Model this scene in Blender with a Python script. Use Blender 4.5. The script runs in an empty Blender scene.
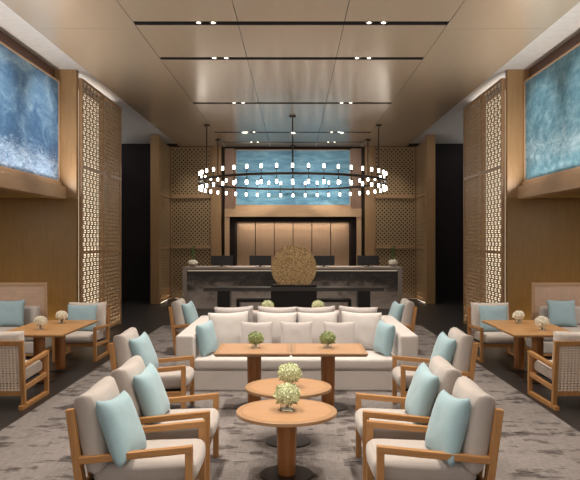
import bpy, bmesh, math, random
from mathutils import Vector, Matrix, noise
R = math.radians
PI = math.pi
C = bpy.context.scene.collection
random.seed(7)

# ------------------------------------------------------------------ materials
def new_mat(name):
    m = bpy.data.materials.new(name); m.use_nodes = True
    nt = m.node_tree; b = nt.nodes['Principled BSDF']
    return m, nt, b

def L(nt, a, b): nt.links.new(a, b)

def coords(nt, scale=(1, 1, 1), rot=(0, 0, 0)):
    tc = nt.nodes.new('ShaderNodeTexCoord'); mp = nt.nodes.new('ShaderNodeMapping')
    mp.inputs['Scale'].default_value = scale; mp.inputs['Rotation'].default_value = rot
    L(nt, tc.outputs['Object'], mp.inputs['Vector'])
    return mp.outputs['Vector']

def nz(nt, vec, scale, detail=4, rough=.55, dist=0):
    n = nt.nodes.new('ShaderNodeTexNoise')
    n.inputs['Scale'].default_value = scale; n.inputs['Detail'].default_value = detail
    n.inputs['Roughness'].default_value = rough; n.inputs['Distortion'].default_value = dist
    if vec is not None: L(nt, vec, n.inputs['Vector'])
    return n.outputs['Fac']

def ramp(nt, fac, stops, interp='LINEAR'):
    r = nt.nodes.new('ShaderNodeValToRGB'); r.color_ramp.interpolation = interp
    e = r.color_ramp.elements
    while len(e) < len(stops): e.new(.5)
    for i, (p, c) in enumerate(stops):
        e[i].position = p; e[i].color = (*c, 1)
    L(nt, fac, r.inputs['Fac'])
    return r.outputs['Color']

def bump(nt, b, h, strength=.3, dist=.01):
    bp = nt.nodes.new('ShaderNodeBump'); bp.inputs['Strength'].default_value = strength
    bp.inputs['Distance'].default_value = dist
    L(nt, h, bp.inputs['Height']); L(nt, bp.outputs['Normal'], b.inputs['Normal'])

def mixc(nt, fac, a, b, mode='MIX'):
    m = nt.nodes.new('ShaderNodeMix'); m.data_type = 'RGBA'; m.blend_type = mode
    for s, v in (('Factor', fac), ('A', a), ('B', b)):
        i = [x for x in m.inputs if x.name == s and (x.type == 'RGBA' or (s == 'Factor' and x.type == 'VALUE'))][0]
        if isinstance(v, bpy.types.NodeSocket): L(nt, v, i)
        else: i.default_value = v if s == 'Factor' else (*v, 1)
    return [o for o in m.outputs if o.type == 'RGBA'][0]

def mathn(nt, op, a, b=0.0):
    m = nt.nodes.new('ShaderNodeMath'); m.operation = op
    for k, v in ((0, a), (1, b)):
        if isinstance(v, bpy.types.NodeSocket): L(nt, v, m.inputs[k])
        else: m.inputs[k].default_value = v
    return m.outputs[0]

def plain(name, col, rough=.6, metal=0., spec=.5):
    m, nt, b = new_mat(name)
    v = nz(nt, coords(nt), 9, 3)
    c = ramp(nt, v, [(.3, tuple(x * .92 for x in col)), (.7, tuple(min(1, x * 1.06) for x in col))])
    L(nt, c, b.inputs['Base Color'])
    b.inputs['Roughness'].default_value = rough; b.inputs['Metallic'].default_value = metal
    b.inputs['Specular IOR Level'].default_value = spec
    return m

def wood(name, c1, c2, axis='z', rough=.42, fine=1.0):
    m, nt, b = new_mat(name)
    s = {'x': (1.2, 14, 14), 'y': (14, 1.2, 14), 'z': (14, 14, 1.2)}[axis]
    v = coords(nt, s)
    g = nz(nt, v, 2.2 * fine, 6, .6, .8)
    g2 = nz(nt, v, 9 * fine, 3, .6)
    f = mathn(nt, 'ADD', mathn(nt, 'MULTIPLY', g, .7), mathn(nt, 'MULTIPLY', g2, .3))
    L(nt, ramp(nt, f, [(.32, c1), (.68, c2)]), b.inputs['Base Color'])
    b.inputs['Roughness'].default_value = rough
    bump(nt, b, g2, .08, .002)
    return m

def fabric(name, col, scale=260, var=.10):
    m, nt, b = new_mat(name)
    v = coords(nt)
    n1 = nz(nt, v, 5, 4); n2 = nz(nt, coords(nt, (1, 1, .35)), scale, 2)
    f = mathn(nt, 'ADD', mathn(nt, 'MULTIPLY', n1, .45), mathn(nt, 'MULTIPLY', n2, .55))
    L(nt, ramp(nt, f, [(.3, tuple(x * (1 - var) for x in col)), (.7, tuple(min(1, x * (1 + var)) for x in col))]), b.inputs['Base Color'])
    b.inputs['Roughness'].default_value = .95; b.inputs['Specular IOR Level'].default_value = .15
    b.inputs['Sheen Weight'].default_value = .25
    bump(nt, b, f, .25, .004)
    return m

def emit(name, col, s):
    m, nt, b = new_mat(name)
    b.inputs['Base Color'].default_value = (*col, 1)
    b.inputs['Emission Color'].default_value = (*col, 1); b.inputs['Emission Strength'].default_value = s
    return m

M = {}
M['oak'] = wood('oak_frame', (.31, .148, .048), (.46, .235, .085), 'z')
M['oak_x'] = wood('oak_rail', (.31, .148, .048), (.46, .235, .085), 'x')
M['oak_top'] = wood('oak_table_top', (.29, .165, .082), (.385, .225, .117), 'x', .38)
M['oak_side_top'] = wood('oak_side_table_top', (.42, .225, .090), (.55, .310, .135), 'y', .38)
M['oak_inlay'] = wood('oak_inlay', (.36, .200, .098), (.46, .268, .138), 'x', .38)
M['oak_leg'] = wood('oak_column', (.24, .085, .020), (.36, .145, .038), 'z', .4)
M['light_oak'] = wood('light_oak', (.42, .265, .155), (.52, .345, .215), 'x', .5)
M['wall_wood'] = wood('honey_wall_wood', (.28, .165, .074), (.35, .212, .098), 'z', .45)
M['gold_wood'] = wood('gold_wall_wood', (.185, .105, .030), (.235, .138, .044), 'z', .42)
M['ledge_wood'] = wood('ledge_wood', (.30, .190, .105), (.40, .260, .148), 'y', .5)
M['ledge_wood_x'] = wood('ledge_wood_x', (.40, .255, .140), (.50, .325, .185), 'x', .5)
M['brown_wood'] = wood('dark_brown_wood', (.085, .038, .022), (.13, .060, .036), 'y', .5)
M['walnut_z'] = wood('brown_frame_wood', (.17, .095, .058), (.23, .135, .085), 'z', .5)
M['niche_wood'] = wood('niche_panel_wood', (.44, .275, .160), (.53, .345, .210), 'z', .5)
M['beige'] = fabric('greige_linen', (.41, .372, .343))
M['sofa'] = fabric('pale_linen', (.53, .495, .468))
M['pale'] = fabric('pillow_linen', (.56, .525, .502))
M['grey'] = fabric('grey_pillow_linen', (.45, .415, .402))
M['aqua'] = fabric('aqua_linen', (.295, .430, .475))
M['blueaqua'] = fabric('dusty_blue_linen', (.320, .455, .515))
M['white_c'] = fabric('white_cushion', (.60, .545, .50))
M['rattan'] = plain('rattan_cane', (.80, .66, .54), .6)
M['rattan_pink'] = plain('rattan_weave', (.60, .44, .34), .7)
M['steel'] = plain('dark_steel', (.045, .040, .040), .35, .7)
M['brass'] = plain('aged_brass', (.28, .2, .1), .35, .9)
M['bronze'] = plain('dark_bronze', (.05, .035, .026), .4, .8)
M['black'] = plain('black_lacquer', (.010, .009, .009), .20)
M['reveal'] = plain('dark_reveal', (.014, .008, .007), .75, 0, .2)
M['console'] = plain('dark_console_top', (.040, .035, .033), .28)
M['blackmatt'] = plain('matt_black', (.012, .010, .010), .8)
M['screen'] = plain('monitor_plastic', (.016, .015, .016), .35)
M['plaster'] = plain('grey_plaster', (.56, .545, .535), .8)
M['lattice'] = plain('champagne_metal', (.34, .245, .155), .5, .3)
M['lattice_back'] = plain('golden_lattice', (.40, .290, .165), .5, .3)
M['screen_frame'] = wood('screen_frame_wood', (.30, .185, .098), (.39, .245, .135), 'z', .42)
M['cream'] = plain('cream_panel', (.60, .50, .38), .8)
M['umber'] = plain('umber_backing', (.040, .026, .016), .8)
M['stone_trim'] = plain('grey_stone_trim', (.36, .305, .265), .45)
M['leaf'] = plain('green_leaf', (.085, .14, .040), .6)
M['petal'] = plain('cream_petal', (.60, .64, .39), .8)
M['petal_green'] = plain('green_petal', (.30, .36, .16), .8)
M['petal_white'] = plain('white_petal', (.90, .87, .75), .8)
M['lamp'] = emit('lamp_glow', (1, .92, .82), 8)
M['spot'] = emit('spot_glow', (1, .88, .70), 5)
M['led'] = emit('led_glow', (1, .82, .60), .8)
M['led_tall'] = emit('led_tall_glow', (1, .85, .63), .80)
M['led_white'] = emit('led_white_glow', (1, .86, .66), 16.0)

def mk_glass():
    m, nt, b = new_mat('clear_glass')
    b.inputs['Base Color'].default_value = (.95, .97, .96, 1)
    b.inputs['Roughness'].default_value = .04; b.inputs['Transmission Weight'].default_value = .9
    b.inputs['IOR'].default_value = 1.35
    return m
M['glass'] = mk_glass()

def mk_ceiling():
    m, nt, b = new_mat('champagne_ceiling_metal')
    v = coords(nt, (6, .35, 1))
    g = nz(nt, v, 2.0, 4, .5)
    L(nt, ramp(nt, g, [(.3, (.475, .385, .290)), (.7, (.490, .398, .300))]), b.inputs['Base Color'])
    b.inputs['Metallic'].default_value = .28; b.inputs['Roughness'].default_value = .24
    bump(nt, b, nz(nt, coords(nt, (1.1, .5, 1)), 1.3, 2), .10, .05)
    return m
M['ceiling'] = mk_ceiling()

def mk_carpet():
    m, nt, b = new_mat('worn_taupe_carpet')
    tc = nt.nodes.new('ShaderNodeTexCoord')
    def snap(sx, sy):
        n = nt.nodes.new('ShaderNodeVectorMath'); n.operation = 'SNAP'
        L(nt, tc.outputs['Object'], n.inputs[0]); n.inputs[1].default_value = (sx, sy, 1)
        return n.outputs[0]
    edge = nz(nt, snap(.11, .05), 2.6, 2, .6)
    big = nz(nt, coords(nt, (1.5, 2.8, 1)), 1.9, 3, .65)
    patch = ramp(nt, mathn(nt, 'ADD', mathn(nt, 'MULTIPLY', big, .62), mathn(nt, 'MULTIPLY', edge, .38)), [(.41, (1, 1, 1)), (.48, (0, 0, 0))])
    st = nz(nt, coords(nt, (3.2, 30, 1)), 2.6, 4, .7)
    st2 = nz(nt, coords(nt, (34, 3, 1)), 2.0, 3, .7)
    base = ramp(nt, mathn(nt, 'ADD', mathn(nt, 'MULTIPLY', st, .6), mathn(nt, 'MULTIPLY', st2, .4)), [(.36, (.155, .138, .131)), (.62, (.275, .250, .238))])
    dark = ramp(nt, mathn(nt, 'ADD', mathn(nt, 'MULTIPLY', st, .7), mathn(nt, 'MULTIPLY', edge, .3)), [(.40, (.040, .034, .033)), (.62, (.19, .165, .155))])
    c = mixc(nt, patch, base, dark)
    L(nt, c, b.inputs['Base Color'])
    b.inputs['Roughness'].default_value = 1; b.inputs['Specular IOR Level'].default_value = .1
    bump(nt, b, nz(nt, None, 300, 2), .3, .004)
    return m
M['carpet'] = mk_carpet()

def mk_floor():
    m, nt, b = new_mat('dark_stained_floor')
    v = nz(nt, coords(nt, (1, 9, 1)), 2.4, 5, .6)
    L(nt, ramp(nt, v, [(.3, (.014, .011, .011)), (.7, (.026, .022, .021))]), b.inputs['Base Color'])
    b.inputs['Roughness'].default_value = .42
    return m
M['floor'] = mk_floor()

def mk_darkwall():
    m, nt, b = new_mat('charcoal_stone_wall')
    br = nt.nodes.new('ShaderNodeTexBrick'); br.offset = 0
    L(nt, coords(nt, (1, 1, 1), (R(90), 0, 0)), br.inputs['Vector'])
    br.inputs['Scale'].default_value = 1; br.inputs['Brick Width'].default_value = .9; br.inputs['Row Height'].default_value = .75
    br.inputs['Mortar Size'].default_value = .006
    br.inputs['Color1'].default_value = (.021, .017, .019, 1); br.inputs['Color2'].default_value = (.025, .021, .023, 1)
    br.inputs['Mortar'].default_value = (.024, .02, .022, 1)
    L(nt, br.outputs['Color'], b.inputs['Base Color']); b.inputs['Roughness'].default_value = .75; b.inputs['Specular IOR Level'].default_value = .2
    return m
M['darkwall'] = mk_darkwall()

def mk_marble():
    m, nt, b = new_mat('smoky_ink_stone')
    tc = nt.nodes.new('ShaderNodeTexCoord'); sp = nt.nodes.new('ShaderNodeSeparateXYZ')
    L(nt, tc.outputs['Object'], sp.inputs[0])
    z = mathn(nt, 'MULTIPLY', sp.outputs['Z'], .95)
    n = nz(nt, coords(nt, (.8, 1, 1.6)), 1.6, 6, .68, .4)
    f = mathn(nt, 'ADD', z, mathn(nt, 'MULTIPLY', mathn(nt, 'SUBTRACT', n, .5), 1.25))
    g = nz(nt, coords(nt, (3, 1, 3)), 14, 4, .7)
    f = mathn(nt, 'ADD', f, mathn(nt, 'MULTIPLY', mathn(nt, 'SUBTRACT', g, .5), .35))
    L(nt, ramp(nt, f, [(.10, (.50, .44, .40)), (.38, (.36, .31, .28)), (.60, (.085, .070, .063)), (.85, (.026, .022, .020))]), b.inputs['Base Color'])  # mottled stone colour, paler below and darker towards the top
    b.inputs['Roughness'].default_value = .22
    return m
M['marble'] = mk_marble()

def mk_disc():
    m, nt, b = new_mat('speckled_bronze')
    v = nt.nodes.new('ShaderNodeTexVoronoi'); v.inputs['Scale'].default_value = 62
    L(nt, coords(nt), v.inputs['Vector'])
    sp = nt.nodes.new('ShaderNodeSeparateColor'); L(nt, v.outputs['Color'], sp.inputs[0])
    L(nt, ramp(nt, sp.outputs[0], [(.1, (.20, .120, .050)), (.5, (.36, .235, .105)), (.95, (.60, .43, .22))]), b.inputs['Base Color'])
    b.inputs['Metallic'].default_value = .35; b.inputs['Roughness'].default_value = .5
    bump(nt, b, sp.outputs[1], .5, .01)
    return m
M['disc'] = mk_disc()

def mk_art(name, kind):
    m, nt, b = new_mat(name)
    b.inputs['Roughness'].default_value = .6
    tc = nt.nodes.new('ShaderNodeTexCoord'); sp = nt.nodes.new('ShaderNodeSeparateXYZ')
    L(nt, tc.outputs['Object'], sp.inputs[0])
    if kind == 'wave':            # blue brushwork with a rough band of foam low down
        a = nz(nt, coords(nt, (1, .7, 1.2), (R(25), 0, 0)), 2.5, 12, .74, .7)
        z = mathn(nt, 'MULTIPLY', mathn(nt, 'SUBTRACT', sp.outputs['Z'], .8), .13)
        base = ramp(nt, mathn(nt, 'ADD', a, z), [(.30, (.022, .070, .165)), (.46, (.065, .165, .310)), (.58, (.150, .280, .420)), (.72, (.310, .450, .560))])
        s = nz(nt, coords(nt, (1, 1.2, 3.2), (R(-35), 0, 0)), 4.2, 12, .78, 1.6)
        h = mathn(nt, 'MULTIPLY', mathn(nt, 'SUBTRACT', .50, sp.outputs['Z']), .62)
        f = mathn(nt, 'ADD', s, mathn(nt, 'MINIMUM', mathn(nt, 'MAXIMUM', h, -.5), .13))
        k = ramp(nt, f, [(.53, (0, 0, 0)), (.76, (.85, .85, .85))])
        c = mixc(nt, k, base, (.52, .62, .74))
        d = nz(nt, coords(nt, (1, 3, 9), (R(20), 0, 0)), 7, 8, .75)
        c = mixc(nt, .55, c, ramp(nt, d, [(.35, (.12, .16, .22)), (.65, (.62, .66, .70))]), 'OVERLAY')
    elif kind == 'teal':          # teal brushwork with a pale patch low down
        a = nz(nt, coords(nt, (1, .9, 1.6)), 3.2, 12, .76, .4)
        base = ramp(nt, a, [(.30, (.035, .110, .155)), (.48, (.095, .225, .290)), (.68, (.250, .400, .460))])
        s = nz(nt, coords(nt, (1, 1.0, 2.6)), 1.8, 10, .75, .8)
        h = mathn(nt, 'MULTIPLY', mathn(nt, 'ABSOLUTE', mathn(nt, 'SUBTRACT', sp.outputs['Z'], .42)), -.5)
        k = ramp(nt, mathn(nt, 'ADD', s, h), [(.40, (0, 0, 0)), (.60, (.85, .85, .85))])
        c = mixc(nt, k, base, (.40, .53, .60))
        d = nz(nt, coords(nt, (1, 9, 2)), 5, 8, .75)
        c = mixc(nt, .55, c, ramp(nt, d, [(.35, (.10, .13, .16)), (.65, (.56, .60, .62))]), 'OVERLAY')
    else:                         # rippled blue water
        a = nz(nt, coords(nt, (.7, 1, 3.4)), 2.2, 8, .7, .5)
        c = ramp(nt, a, [(.32, (.050, .160, .250)), (.48, (.115, .290, .410)), (.64, (.235, .430, .520))])
        d = nz(nt, coords(nt, (2, 1, 12)), 4, 5, .7)
        c = mixc(nt, .35, c, ramp(nt, d, [(.35, (.08, .2, .3)), (.65, (.45, .55, .6))]), 'SOFT_LIGHT')
    L(nt, c, b.inputs['Base Color'])
    return m

# ------------------------------------------------------------------ mesh helpers
def NB(): return bmesh.new()

def box(bm, x0, x1, y0, y1, z0, z1, bev=0):
    r = bmesh.ops.create_cube(bm, size=1)
    vs = r['verts']
    for v in vs:
        v.co = Vector(((x0 + x1) / 2 + v.co.x * (x1 - x0), (y0 + y1) / 2 + v.co.y * (y1 - y0), (z0 + z1) / 2 + v.co.z * (z1 - z0)))
    if bev:
        es = list({e for v in vs for e in v.link_edges})
        bmesh.ops.bevel(bm, geom=es, offset=bev, segments=2, affect='EDGES', profile=.6)

def bar(bm, p0, p1, w, h, side=(0, 1, 0), bev=.004):
    """box beam p0->p1; w along side, h across"""
    p0 = Vector(p0); p1 = Vector(p1); d = (p1 - p0); n = d.normalized()
    s = Vector(side); s = (s - n * s.dot(n)).normalized(); u = n.cross(s)
    vs = []
    for q in (p0, p1):
        for a, b in ((-1, -1), (1, -1), (1, 1), (-1, 1)):
            vs.append(bm.verts.new(q + s * (a * w / 2) + u * (b * h / 2)))
    fs = [(3, 2, 1, 0), (4, 5, 6, 7), (0, 1, 5, 4), (1, 2, 6, 5), (2, 3, 7, 6), (3, 0, 4, 7)]
    fl = [bm.faces.new([vs[i] for i in f]) for f in fs]
    bmesh.ops.recalc_face_normals(bm, faces=fl)
    if bev:
        es = list({e for v in vs for e in v.link_edges})
        bmesh.ops.bevel(bm, geom=es, offset=bev, segments=2, affect='EDGES', profile=.6)

def lathe(bm, prof, n=32, c=(0, 0), sx=1, sy=1):
    rings = []
    for r, z in prof:
        rings.append([bm.verts.new((c[0] + sx * r * math.cos(2 * PI * i / n), c[1] + sy * r * math.sin(2 * PI * i / n), z)) for i in range(n)])
    for a, b in zip(rings, rings[1:]):
        for i in range(n):
            bm.faces.new((a[i], a[(i + 1) % n], b[(i + 1) % n], b[i]))
    bm.faces.new(rings[0][::-1]); bm.faces.new(rings[-1])

def cyl(bm, c, r, z0, z1, n=16): lathe(bm, [(r, z0), (r, z1)], n, c)

def softbox(bm, sx, sy, sz, r, puff=.0, puff_x=0., c=(0, 0, 0), mtx=None, seed=0, wrinkle=.004):
    """upholstered block: rounded edges, bulging top and faces"""
    h = Vector((sx / 2, sy / 2, sz / 2))
    ts = [-1, -.985, -.95, -.9, -.82, -.65, -.35, 0, .35, .65, .82, .9, .95, .985, 1]
    cache = {}
    def vert(p):
        key = tuple(round(x, 4) for x in p)
        if key in cache: return cache[key]
        q = Vector((p[0] * h.x, p[1] * h.y, p[2] * h.z))
        k = Vector([max(-(h[i] - r), min(h[i] - r, q[i])) for i in range(3)])
        d = q - k
        if d.length > 1e-9: q = k + d.normalized() * r
        q.z += math.copysign(1, p[2]) * puff * (1 - p[0] ** 2) * (1 - p[1] ** 2) * abs(p[2])
        q.x += math.copysign(1, p[0]) * puff_x * (1 - p[2] ** 2) * (1 - p[1] ** 2) * abs(p[0])
        w = noise.noise(q * 7 + Vector((seed, seed * 2.1, 0))) * wrinkle
        q += Vector((w, w * .4, w))
        if mtx is not None: q = mtx @ q
        v = bm.verts.new(q + Vector(c)); cache[key] = v
        return v
    n = len(ts)
    for ax in range(3):
        for s in (-1, 1):
            for i in range(n - 1):
                for j in range(n - 1):
                    ps = []
                    for a, b in ((i, j), (i + 1, j), (i + 1, j + 1), (i, j + 1)):
                        p = [0, 0, 0]; p[ax] = s; p[(ax + 1) % 3] = ts[a]; p[(ax + 2) % 3] = ts[b]
                        ps.append(vert(p))
                    if len(set(ps)) == 4: bm.faces.new(ps if s > 0 else ps[::-1])

def pillow(bm, w, h, t, mtx=None, pinch=.055, p=.42, edge=.0, seed=0, wr=.006, n=16):
    """thickness along x, width y, height z, centre at origin, pointed corners and a seam"""
    def pt(i, j, s):
        u = -1 + 2 * i / n; v = -1 + 2 * j / n
        u = math.sin(u * PI / 2) * .5 + u * .5; v = math.sin(v * PI / 2) * .5 + v * .5
        y = w / 2 * u * (1 - pinch * (1 - v * v)); z = h / 2 * v * (1 - pinch * (1 - u * u))
        th = (max(0, 1 - u ** 4) * max(0, 1 - v ** 4)) ** p * t / 2
        q = Vector((0, y, z))
        k = noise.noise(q * 9 + Vector((seed * 3.3, s, seed))) + .6 * noise.noise(q * 21 + Vector((seed, s * 2, 4)))
        fall = min(1, 3 * (1 - max(abs(u), abs(v))))
        q.x = s * (th + k * wr * fall)
        q.z += -.012 * (h / .45) * (1 - abs(u)) * (v > .5) * (v - .5)
        return q
    V = {}
    for s in (-1, 1):
        for i in range(n + 1):
            for j in range(n + 1):
                bd = i in (0, n) or j in (0, n)
                if bd and edge == 0 and s == 1: V[(i, j, 1)] = V[(i, j, -1)]; continue
                q = pt(i, j, s)
                if bd: q.x = s * edge / 2
                else: q.x += s * edge / 2
                V[(i, j, s)] = bm.verts.new(mtx @ q if mtx is not None else q)
    for s in (-1, 1):
        for i in range(n):
            for j in range(n):
                f = [V[(i, j, s)], V[(i + 1, j, s)], V[(i + 1, j + 1, s)], V[(i, j + 1, s)]]
                bm.faces.new(f if s > 0 else f[::-1])
    if edge:
        loop = [(i, 0) for i in range(n)] + [(n, j) for j in range(n)] + [(n - i, n) for i in range(n)] + [(0, n - j) for j in range(n)]
        for k in range(len(loop)):
            a = loop[k]; b = loop[(k + 1) % len(loop)]
            bm.faces.new((V[(*a, -1)], V[(*b, -1)], V[(*b, 1)], V[(*a, 1)]))

def ob(name, bm, mat, parent=None, smooth=False):
    me = bpy.data.meshes.new(name)
    bmesh.ops.recalc_face_normals(bm, faces=bm.faces)
    bm.to_mesh(me); bm.free()
    if smooth:
        for p in me.polygons: p.use_smooth = True
    me.materials.append(mat)
    o = bpy.data.objects.new(name, me); C.objects.link(o)
    if parent: o.parent = parent
    return o

def tag(o, label, cat, group=None):
    o['label'] = label; o['category'] = cat
    if group: o['group'] = group
    return o

def thing(name, label, cat, loc=(0, 0, 0), rotz=0, group=None):
    o = bpy.data.objects.new(name, None); C.objects.link(o)
    o.empty_display_size = .1
    o.location = loc; o.rotation_euler = (0, 0, rotz)
    return tag(o, label, cat, group)

def dup(root, label, loc, rotz=None, group=None):
    r = root.copy(); C.objects.link(r); r.location = loc
    if rotz is not None: r.rotation_euler = (0, 0, rotz)
    r['label'] = label
    if group: r['group'] = group
    for ch in list(root.children):
        c = ch.copy(); C.objects.link(c); c.parent = r
        for g in list(ch.children):
            d = g.copy(); C.objects.link(d); d.parent = c
    return r

def struct(name, bm, mat, smooth=False):
    o = ob(name, bm, mat, None, smooth); o['kind'] = 'structure'
    return o

# ------------------------------------------------------------------ camera
cam = bpy.data.cameras.new('camera'); camo = bpy.data.objects.new('camera', cam); C.objects.link(camo)
cam.sensor_width = 36; cam.lens = 680 / 580 * 36; cam.shift_x = -4.5 / 580
camo.location = (.045, 0, 1.8); camo.rotation_euler = (R(90), 0, 0)
cam.clip_end = 100
bpy.context.scene.camera = camo

# ------------------------------------------------------------------ setting
ZC = 4.66      # metal ceiling
ZS = 4.76      # plaster soffit
ZL = 4.655      # top of the lattice screens
YB = 20.9      # back wall plane
XA = 4.05      # picture walls
YN = -2.0      # near end of the hall

b = NB(); box(b, -6.4, 6.4, YN, 21.9, -.12, 0); struct('floor', b, M['floor'])

# metal ceiling: panels with fine joints, open slots for the spot rails
slots = [3.7, 5.45, 7.2, 8.98, 10.72, 14.22, 18.07, 19.9]
sw = .085
b = NB()
g = .004
for sx in (-1, 1):
    ys = [YN, 1.5, 5.4, 9.2, 13.0, 16.8, YB + .5]
    for y0, y1 in zip(ys, ys[1:]):
        x0, x1 = sorted((sx * (2.075 + g), sx * 3.47)); box(b, x0, x1, y0 + g, y1 - g, ZC, ZC + .006)
edges = [YN] + [v for s in slots for v in (s - sw, s + sw)] + [YB + .5]
for i in range(0, len(edges), 2):
    for x0, x1 in ((-2.075, -.70), (-.70, .70), (.70, 2.075)):
        box(b, x0 + g, x1 - g, edges[i], edges[i + 1], ZC, ZC + .006)
struct('ceiling', b, M['ceiling'])
b = NB()
box(b, -3.5, 3.5, YN, YB + .5, ZC + .22, ZC + .26)
for s in slots:
    box(b, -2.075, 2.075, s - sw - .012, s - sw, ZC + .0065, ZC + .22); box(b, -2.075, 2.075, s + sw, s + sw + .012, ZC + .0065, ZC + .22)
    box(b, -2.09, -2.076, s - sw, s + sw, ZC + .0065, ZC + .22); box(b, 2.076, 2.09, s - sw, s + sw, ZC + .0065, ZC + .22)
struct('trim_1', b, M['blackmatt'])
# plaster soffits both sides and the ceiling of the side passages
b = NB()
for sx in (-1, 1):
    x0, x1 = sorted((sx * 3.40, sx * 4.2)); box(b, x0, x1, YN, 11.8, ZS, ZS + .2)
    x0, x1 = sorted((sx * 3.40, sx * 6.4)); box(b, x0, x1, 11.8, YB + .1, ZS, ZS + .2)
struct('trim_2', b, M['plaster'])

for sx, side in ((-1, 'left'), (1, 'right')):
    def bx(b, xa, xb, *r, **k):
        x0, x1 = sorted((sx * xa, sx * xb)); box(b, x0, x1, *r, **k)
    # upper picture wall over the seating alcove
    b = NB(); bx(b, XA + .06, XA + .2, YN, 11.8, 2.61, ZS - .002)
    struct('wall_%s_upper' % side, b, M['brown_wood'])
    # alcove: end wall, outer wall, ceiling
    b = NB(); bx(b, 3.74, 6.4, 11.8, 11.92, 0, 2.53); struct('wall_%s_alcove_end' % side, b, M['gold_wood'])
    b = NB(); bx(b, 6.3, 6.4, YN, 11.8, 0, 2.53); struct('wall_%s' % side, b, M['gold_wood'])
    b = NB(); bx(b, XA + .0, 6.4, YN, 11.8, 2.53, 2.6); struct('trim_%d' % (3 if sx < 0 else 4), b, M['gold_wood'])
    # pilaster at the end of the picture wall
    b = NB(); bx(b, 3.74, 4.30, 11.8, 11.92, 2.535, ZS - .003); struct('trim_%d' % (5 if sx < 0 else 6), b, M['wall_wood'])
    # ledge under the picture
    b = NB(); bx(b, 3.90, XA + .06, YN, 11.76, 2.51, 2.72, bev=.004); bx(b, 3.985, XA + .06, YN, 11.76, 2.72, 2.80)
    struct('trim_%d' % (7 if sx < 0 else 8), b, M['ledge_wood'])
    # post beside the passage
    b = NB(); bx(b, 3.76, 4.0, 19.1, 19.3, 0, ZS - .005, bev=.004); bx(b, 3.90, 4.0, 19.3, 20.9, 0, ZS - .005)
    struct('trim_%d' % (9 if sx < 0 else 10), b, M['wall_wood'])
    # passage walls
    b = NB(); bx(b, 4.0, 6.4, YB, YB + .1, 0, ZS); bx(b, 6.3, 6.4, 11.92, YB, 0, ZS); bx(b, 4.02, 6.4, 11.92, 12.0, 0, ZS)
    struct('wall_%s_passage' % side, b, M['darkwall'])
    # dark backing behind the tall back lattice, wooden pilaster beside it
    b = NB(); bx(b, 2.5, 3.9, YB + .16, YB + .24, 0, ZL); bx(b, 2.04, 2.52, YB + .1, YB + .3, 0, ZC)
    struct('wall_back_%s' % side, b, M['umber'])
    b = NB(); bx(b, 2.5, 3.90, YB - .05, YB + .1, ZL, ZS - .003); struct('trim_%d' % (17 if sx < 0 else 18), b, M['umber'])
    b = NB(); bx(b, 2.20, 2.50, YB - .12, YB + .1, 0, ZC - .002, bev=.003); struct('trim_%d' % (11 if sx < 0 else 12), b, M['wall_wood'])

# centre of the back wall
b = NB()
for sx in (-1, 1):
    x0, x1 = sorted((sx * 1.78, sx * 2.09)); box(b, x0, x1, YB - .1, YB + .1, 2.76, ZC - .06)
struct('trim_13', b, M['walnut_z'])
b = NB()
for sx in (-1, 1):
    x0, x1 = sorted((sx * 1.95, sx * 2.09)); box(b, x0, x1, YB - .1, YB + .1, 0, 2.51)
box(b, -2.09, 2.09, YB - .14, YB + .1, 2.51, 2.755, bev=.003); box(b, -1.775, 1.775, YB - .07, YB + .1, 2.757, 2.848)
struct('trim_14', b, M['ledge_wood_x'])
b = NB(); box(b, -2.09, 2.09, YB - .08, YB + .1, ZC - .06, ZC - .003)
for sx in (-1, 1):
    x0, x1 = sorted((sx * 1.775, sx * 1.95)); box(b, x0, x1, YB, YB + .5, 0, 2.51)
box(b, -1.775, 1.775, YB, YB + .1, 2.36, 2.51)
struct('trim_15', b, M['reveal'])
b = NB(); box(b, -2.09, 2.09, YB + .52, YB + .6, 0, ZC); struct('wall_back', b, M['umber'])
b = NB()
for i in range(6):
    x0 = -1.77 + i * .59
    box(b, x0 + .012, x0 + .578, YB + .42, YB + .50, 0, 2.40, bev=.004)
struct('trim_16', b, M['niche_wood'])

# ------------------------------------------------------------------ pictures
def picture(name, label, mat, loc, w, h, rotz):
    t = thing(name, label, 'painting', loc, rotz)
    b = NB(); box(b, -w / 2, w / 2, -.02, .02, 0, h); ob('canvas', b, mat, t)
    b = NB()
    for x in (-w / 2, w / 2): box(b, x - .012, x + .012, -.035, .03, -.012, h + .012)
    box(b, -w / 2, w / 2, -.035, .03, -.024, 0); box(b, -w / 2, w / 2, -.035, .03, h, h + .024)
    ob('frame', b, M['light_oak'], t)
    return t
# (canvas local axes: x along the wall, z up; own object coordinates start at the lower edge)
def mk_art_rot(name, kind):
    m = mk_art(name, kind)
    if kind != 'water':
        for n in m.node_tree.nodes:
            if n.type == 'MAPPING':
                s = n.inputs['Scale'].default_value; n.inputs['Scale'].default_value = (s[1], s[0], s[2])
    return m
picture('painting', 'large blue painting with white foam along its lower edge on the left wall', mk_art_rot('painting_blue_wave', 'wave'), (-XA, 9.2, 2.825), 5.1, 1.70, R(90))
picture('painting', 'large teal brushed painting with a pale patch low down on the right wall', mk_art_rot('painting_teal', 'teal'), (XA, 9.2, 2.825), 5.1, 1.70, R(-90))
picture('painting', 'wide rippled water blue painting on the back wall above the reception niche', mk_art_rot('painting_water', 'water'), (0, YB - .04, 2.876), 3.50, 1.67, 0)

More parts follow.
